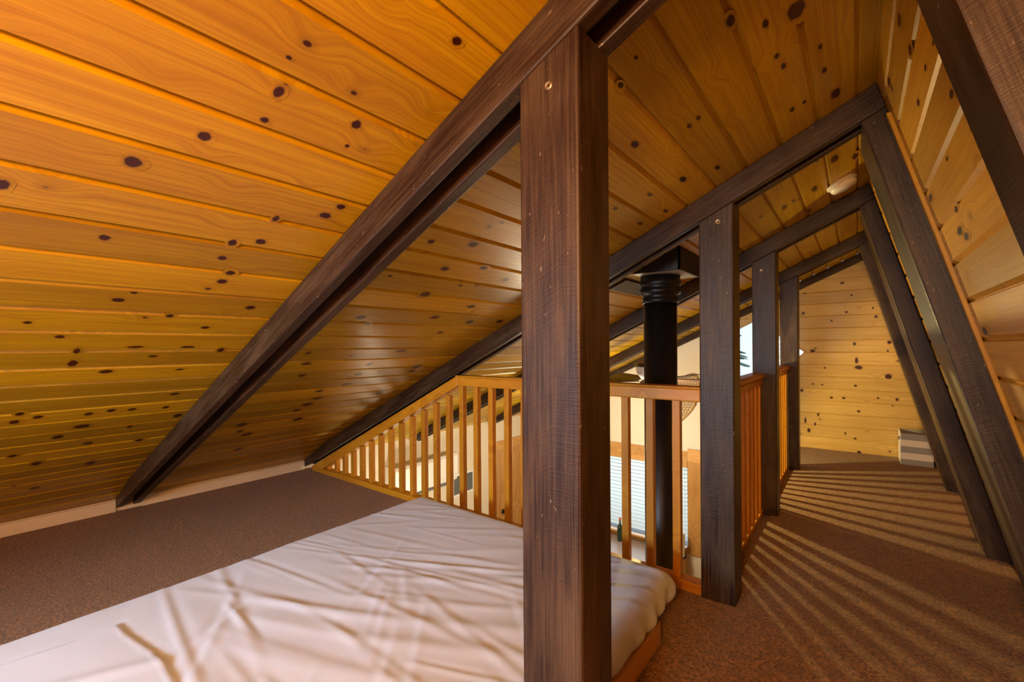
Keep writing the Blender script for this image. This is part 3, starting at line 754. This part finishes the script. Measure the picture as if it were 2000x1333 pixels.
# window_1: pine casing, sill, pane
mb = MB()
mb.box((WX0 - .12, YE - 0.022, WZ1), (WX1 + .0, YE - 0.001, WZ1 + 0.155), 'x', 0, 1)
mb.box((WX0 - .12, YE - 0.022, WZ0 - 0.10), (WX0, YE - 0.001, WZ1), 'z', 0, 2)
mb.box((WX0, YE - 0.022, WZ0 - 0.10), (WX1, YE - 0.001, WZ0), 'x', 0, 4)
w1 = struct(mb.build('window_1', PINE_T, bevel=0.003), 'kitchen window with white blinds seen through the railing')
mb = MB(); mb.box((WX0, YE - .03, WZ1 - 0.05), (WX1, YE - .002, WZ1 + 0.03), 'x', 2, 7); mb.build('head_rail', PINE_T, w1, bevel=0.01)
mb = MB(); mb.box((WX0, YE - .10, WZ0 - .02), (WX1, YE - .002, WZ0), 'x', 2, 9); mb.build('window_sill', PINE_T, w1, bevel=0.003)
mb = MB(); mb.face([(WX0, YE + .04, WZ0), (WX1, YE + .04, WZ0), (WX1, YE + .04, WZ1), (WX0, YE + .04, WZ1)], [(0, 0)] * 4); mb.build('window_pane', GLASS, w1)
mb = MB(); mb.box((WX1, YE - .02, ZF + .9), (XPL - .02, YE - .001, -0.18), 'z', 0, 12); mb.box((WX1, YE - .021, -0.34), (XPL - .02, YE - .0015, -0.18), 'x', 3, 15)
struct(mb.build('trim_4', PINE_T, bevel=0.002), 'pine boards beside the kitchen window')
bl = thing('window_blind', ((WX0 + WX1) / 2, YE - .02, WZ1 - .05), 'white horizontal slat blind in the kitchen window below', 'blind')
mb = MB(); mb.box((WX0 + .01, YE + .002, WZ1 - .045), (WX1 - .01, YE + .035, WZ1 - .005), 'x'); mb.build('headrail', SLAT, bl)
k = 0; z = WZ1 - 0.07
while z > WZ0 + 0.02:
    mb = MB(); s = 0.0235; a = math.radians(52)
    dy, dz2 = s * math.cos(a), s * math.sin(a); yc = YE + .0175 - .004
    c8 = [(WX0 + .012, yc - dy * .6, z - dz2), (WX0 + .012, yc + dy * .6, z + dz2), (WX0 + .012, yc + dy * .6, z + dz2 + .002), (WX0 + .012, yc - dy * .6, z - dz2 + .002)]
    mb.hexa(c8 + [(WX1 - .012, p[1], p[2]) for p in c8]); mb.build('slat', SLAT, bl); z -= 0.050; k += 1
for x in (WX1 - .04, WX1 - .55, WX1 - 1.1):
    mb = MB(); mb.tube([(x, YE - .004, WZ1 - .04), (x, YE - .004, WZ0 + .02)], 0.0022, 6); mb.build('ladder_cord', WHITE, bl)

# ------------------------------------------------------------------ door and fittings on the left wall
xd = XK + 0.001
mb = MB()
DY0, DY1, DZ1 = 4.90, 5.66, -0.36
mb.box((xd, DY0 - .12, ZF), (xd + .022, DY0, DZ1 + .0), 'z', 0, 1); mb.box((xd, DY1, ZF), (xd + .022, DY1 + .09, DZ1), 'z', 0, 2); mb.box((xd, DY0 - .12, DZ1), (xd + .022, DY1 + .09, DZ1 + .13), 'y', 0, 3)
d1 = struct(mb.build('door_1', PINE_T, bevel=0.003), 'knotty pine door in the cream wall below')
mb = MB(); mb.box((xd, DY0, ZF), (xd + .012, DY1, DZ1), 'z', 1, 5)
for (a, b) in ((DY0 + .09, DY0 + .34), (DY0 + .43, DY1 - .09)):
    mb.box((xd + .012, a, -1.25), (xd + .018, b, DZ1 - .10), 'z', 2, a)
    mb.box((xd + .012, a, ZF + .15), (xd + .018, b, -1.40), 'z', 3, b)
mb.build('door_leaf', PINE_T, d1, bevel=0.003)
kb = hit(974, 1003, (xd + .012, 0, 0), Vector((1, 0, 0))); kb.y = max(kb.y, DY0 + .05)
mb = MB(); mb.revolve([(0.032, 0.0), (0.032, 0.006), (0.012, 0.010), (0.012, 0.035), (0.026, 0.042), (0.030, 0.055), (0.022, 0.068), (0.0, 0.072)], (xd + .012, kb.y, kb.z), frame=(Vector((0, 1, 0)), Vector((0, 0, 1)), Vector((1, 0, 0))), seg=24)
ob = mb.build('door_knob', DARKMETAL, d1, smooth=True)

ms = thing('wall_air_conditioner', (XK, 3.38, -0.33), 'long white air conditioner unit with a slotted top on the cream wall below', 'air conditioner')
AY0, AY1, AZ0, AZ1, AD = 2.94, 3.86, -0.53, -0.17, 0.20
mb = MB()
prof = [(0.001, AZ0 + .02), (AD * .6, AZ0), (AD * .92, AZ0 + .05), (AD, AZ0 + .12), (AD, AZ1 - .03), (AD - .02, AZ1), (0.001, AZ1)]
for i in range(len(prof)):
    a, b = prof[i], prof[(i + 1) % len(prof)]
    mb.face([(XK + a[0], AY0, a[1]), (XK + b[0], AY0, b[1]), (XK + b[0], AY1, b[1]), (XK + a[0], AY1, a[1])], [(0, 0)] * 4)
for y in (AY0, AY1): mb.face([(XK + a, y, z) for a, z in prof], [(0, 0)] * len(prof))
mb.build('body', PLASTIC, ms, bevel=0.006)
mb = MB(); ns = 20
for k in range(ns):
    y = AY0 + .04 + (AY1 - AY0 - .08) * k / (ns - 1)
    mb.box((XK + .03, y - .006, AZ1 + .0005), (XK + AD - .04, y + .006, AZ1 + .007), 'x')
ob = mb.build('intake_grille', plain('grille_tan', (0.42, 0.33, 0.16), 0.5), ms)
mb = MB(); mb.box((XK + AD * .62, AY0 + .06, AZ0 + .002), (XK + AD * .9, AY1 - .06, AZ0 + .020), 'y'); mb.build('outlet_flap', GREY, ms, bevel=0.002)

vt = thing('wall_vent', (XK, 4.15, -.64), 'grey louvred vent with a white frame on the cream wall below', 'vent')
VY0, VY1, VZ0, VZ1 = 3.97, 4.32, -0.76, -0.53
mb = MB()
for a, b in (((XK + .001, VY0 - .03, VZ1), (XK + .02, VY1 + .03, VZ1 + .03)), ((XK + .001, VY0 - .03, VZ0 - .03), (XK + .02, VY1 + .03, VZ0)), ((XK + .001, VY0 - .03, VZ0), (XK + .02, VY0, VZ1)), ((XK + .001, VY1, VZ0), (XK + .02, VY1 + .03, VZ1))): mb.box(a, b)
mb.build('frame', PLASTIC, vt, bevel=0.003)
mb = MB(); mb.box((XK + .001, VY0, VZ0), (XK + .004, VY1, VZ1))
for k in range(14):
    z = VZ0 + .012 + k * (VZ1 - VZ0 - .02) / 13; mb.hexa([(XK + .004, VY0, z), (XK + .014, VY0, z - .007), (XK + .014, VY0, z - .005), (XK + .004, VY0, z + .002), (XK + .004, VY1, z), (XK + .014, VY1, z - .007), (XK + .014, VY1, z - .005), (XK + .004, VY1, z + .002)])
mb.build('louvres', GREY, vt)

# ------------------------------------------------------------------ ceiling fan
t = thing('ceiling_fan', (FAN.x, FAN.y, 0.86), 'dark ceiling fan with a cream motor bowl hanging over the room below', 'ceiling fan')
fx, fy = FAN.x, FAN.y
mb = MB(); mb.revolve([(0.0, 0.80), (0.05, 0.80), (0.10, 0.825), (0.135, 0.875), (0.145, 0.935)], (fx, fy, 0), seg=36); ob = mb.build('motor_bowl', PLASTIC, t, smooth=True)
mb = MB(); mb.revolve([(0.146, 0.930), (0.150, 0.935), (0.150, 0.962), (0.10, 0.975), (0.03, 0.98), (0.0, 0.98)], (fx, fy, 0), seg=36); mb.build('motor_rim', DARKBROWN, t)
mb = MB(); mb.revolve([(0.012, 0.97), (0.012, zc(fx) - .05), (0.06, zc(fx) - .04), (0.065, zc(fx) + .02)], (fx, fy, 0), seg=20); mb.build('downrod', DARKBROWN, t)
for k in range(5):
    a = math.radians(217.8 + 72 * k); d = Vector((math.cos(a), math.sin(a), 0)); p = Vector((-d.y, d.x, 0)); zz = 0.812
    mb = MB()
    def q(r, w, z): return Vector((fx, fy, zz + z)) + d * r + p * w
    mb.hexa([q(.13, -.06, .013), q(.13, .06, -.013), q(.13, .06, -.006), q(.13, -.06, .020), q(.64, -.085, .022), q(.64, .085, -.022), q(.64, .085, -.015), q(.64, -.085, .029)], 0, k)
    mb.build('blade', DARKBROWN, t, bevel=0.003)
mb = MB(); mb.revolve([(0.04, 0.80), (0.04, 0.74), (0.03, 0.72)], (fx, fy, 0), seg=20); mb.build('light_fitting', DARKBROWN, t)

# ------------------------------------------------------------------ snowshoe on the gable wall
hd = Vector((-1.70, YE - .03, 0.55)); tl = Vector((-2.02, YE - .03, -0.05))
ax_ = (hd - tl).normalized(); sd = Vector((-ax_.z, 0, ax_.x)); Ls = (hd - tl).length
t = thing('snowshoe', (hd + tl) / 2, 'old wooden snowshoe with rawhide lacing hung on the cream gable wall', 'snowshoe')
def wid(s): 
    s = max(0.0, min(1.0, s))
    return 0.17 * (math.sin(math.pi * (s ** 1.5)) ** 0.62 if 0 < s < 1 else 0.0)
outl = []
Lt = Ls + 0.22
for k in range(41): outl.append((k / 40, 1))
for k in range(40, -1, -1): outl.append((k / 40, -1))
pts = [tl + ax_ * (Lt * s) + sd * (sg * wid(s)) for s, sg in outl]
mb = MB(); mb.tube(pts, 0.010, 8, True); mb.build('frame', RAWHIDE, t, smooth=True)
mb = MB()
for ang in (0.0, 1.05, 2.09):
    dv = ax_ * math.cos(ang) + sd * math.sin(ang); nv = -ax_ * math.sin(ang) + sd * math.cos(ang)
    for k in range(-22, 23):
        o = tl + ax_ * (Lt * .6) + nv * (k * 0.032); run = []
        for j in range(-60, 61):
            p = o + dv * (j * .01); s = (p - tl).dot(ax_) / Lt; w = (p - tl).dot(sd)
            if 0.12 < s < 0.98 and abs(w) < wid(s): run.append(p)
        if len(run) > 2: mb.tube([run[0], run[-1]], 0.0035, 5)
mb.build('lacing', RAWHIDE, t)
for s in (0.30, 0.74):
    w = wid(s); c0 = tl + ax_ * (Lt * s)
    mb = MB(); mb.tube([c0 - sd * w, c0 + sd * w], 0.009, 8); mb.build('crossbar', RAWHIDE, t)

# ------------------------------------------------------------------ kitchen below
CZ = ZF + 0.90
t = thing('kitchen_counter', (-2.4, 5.4, ZF), 'kitchen counter with a mauve top under the blind window below', 'counter')
mb = MB(); mb.box((-3.6, 5.12, ZF), (-1.70, YE - .03, CZ - .04), 'x', 0, 1); mb.build('cabinet', PINE_T, t)
mb = MB(); mb.box((-3.6, 5.13, CZ - .038), (-1.70, YE - .025, CZ), 'x'); mb.build('worktop', COUNTER, t, bevel=0.003)
mb = MB(); mb.box((-3.6, 5.08, CZ - .045), (-1.68, 5.13, CZ + .002), 'x', 0, 3); mb.build('front_edge', PINE_T, t, bevel=0.004)
t = thing('paper_towel_roll', (-1.745, 5.62, CZ), 'white paper towel roll standing on the kitchen counter', 'paper towel roll')
mb = MB(); mb.revolve([(0.07, 0), (0.07, 0.008), (0.01, 0.012), (0.009, 0.33), (0.0, 0.34)], (-1.745, 5.62, CZ), seg=24); mb.build('holder', DARKMETAL, t)
mb = MB(); mb.revolve([(0.018, 0.013), (0.052, 0.013), (0.053, 0.30), (0.018, 0.30)], (-1.745, 5.62, CZ), seg=32); mb.build('roll', TOWEL, t)
t = thing('bottle', (-2.53, 5.60, CZ), 'dark green bottle on the counter beside the blind', 'bottle')
mb = MB(); mb.revolve([(0.0, 0), (0.036, 0), (0.038, 0.01), (0.038, 0.17), (0.030, 0.20), (0.014, 0.225), (0.013, 0.28)], (-2.53, 5.60, CZ), seg=24); mb.build('glass', GREEN, t, smooth=True)
mb = MB(); mb.revolve([(0.016, 0.275), (0.016, 0.31), (0.0, 0.312)], (-2.53, 5.60, CZ), seg=16); mb.build('cap', ORANGE, t)
t = thing('waste_bin', (-1.35, 5.1, ZF), 'white bin with a dark bag on it, beyond the counter end', 'bin')
mb = MB(); mb.revolve([(0.0, 0), (0.13, 0), (0.15, 0.60), (0.14, 0.62), (0.13, 0.58)], (-1.42, 5.05, ZF), seg=28); mb.build('bucket', TOWEL, t)

# ------------------------------------------------------------------ outdoors beyond the windows
mb = MB(); mb.box((-9, YE + 0.3, ZF - .3), (6, 22, ZF - .25)); struct(mb.build('ground', SNOW), 'snowy ground outside')
def conifer(x, y, h, label):
    t = thing('conifer', (x, y, ZF - .25), label, 'tree', 'conifers outside')
    mb = MB(); mb.revolve([(0.14, 0), (0.03, h * .95)], (x, y, ZF - .25), seg=10); mb.build('trunk', BARK, t)
    mb = MB(); rnd = random.Random(int(x * 10))
    for k in range(160):
        f = rnd.random() ** 0.8; z = ZF - .25 + h * (0.15 + .85 * f); r = (1 - f) * h * .22 + .06; a = rnd.random() * 6.28
        p = Vector((x, y, z)); q = p + Vector((math.cos(a) * r, math.sin(a) * r, -r * .35)); s = Vector((-math.sin(a), math.cos(a), 0)) * (.10 + .1 * (1 - f)); up = Vector((0, 0, .05))
        mb.hexa([p - s * .2, p + s * .2, p + s * .2 + up, p - s * .2 + up, q - s, q + s, q + s + up * .4, q - s + up * .4])
    mb.build('foliage', FOLIAGE, t)
conifer(-2.75, 11.8, 6.0, 'conifer tree outside the angular gable window')
conifer(-5.6, 12.5, 5.0, 'conifer tree outside behind the kitchen blind')
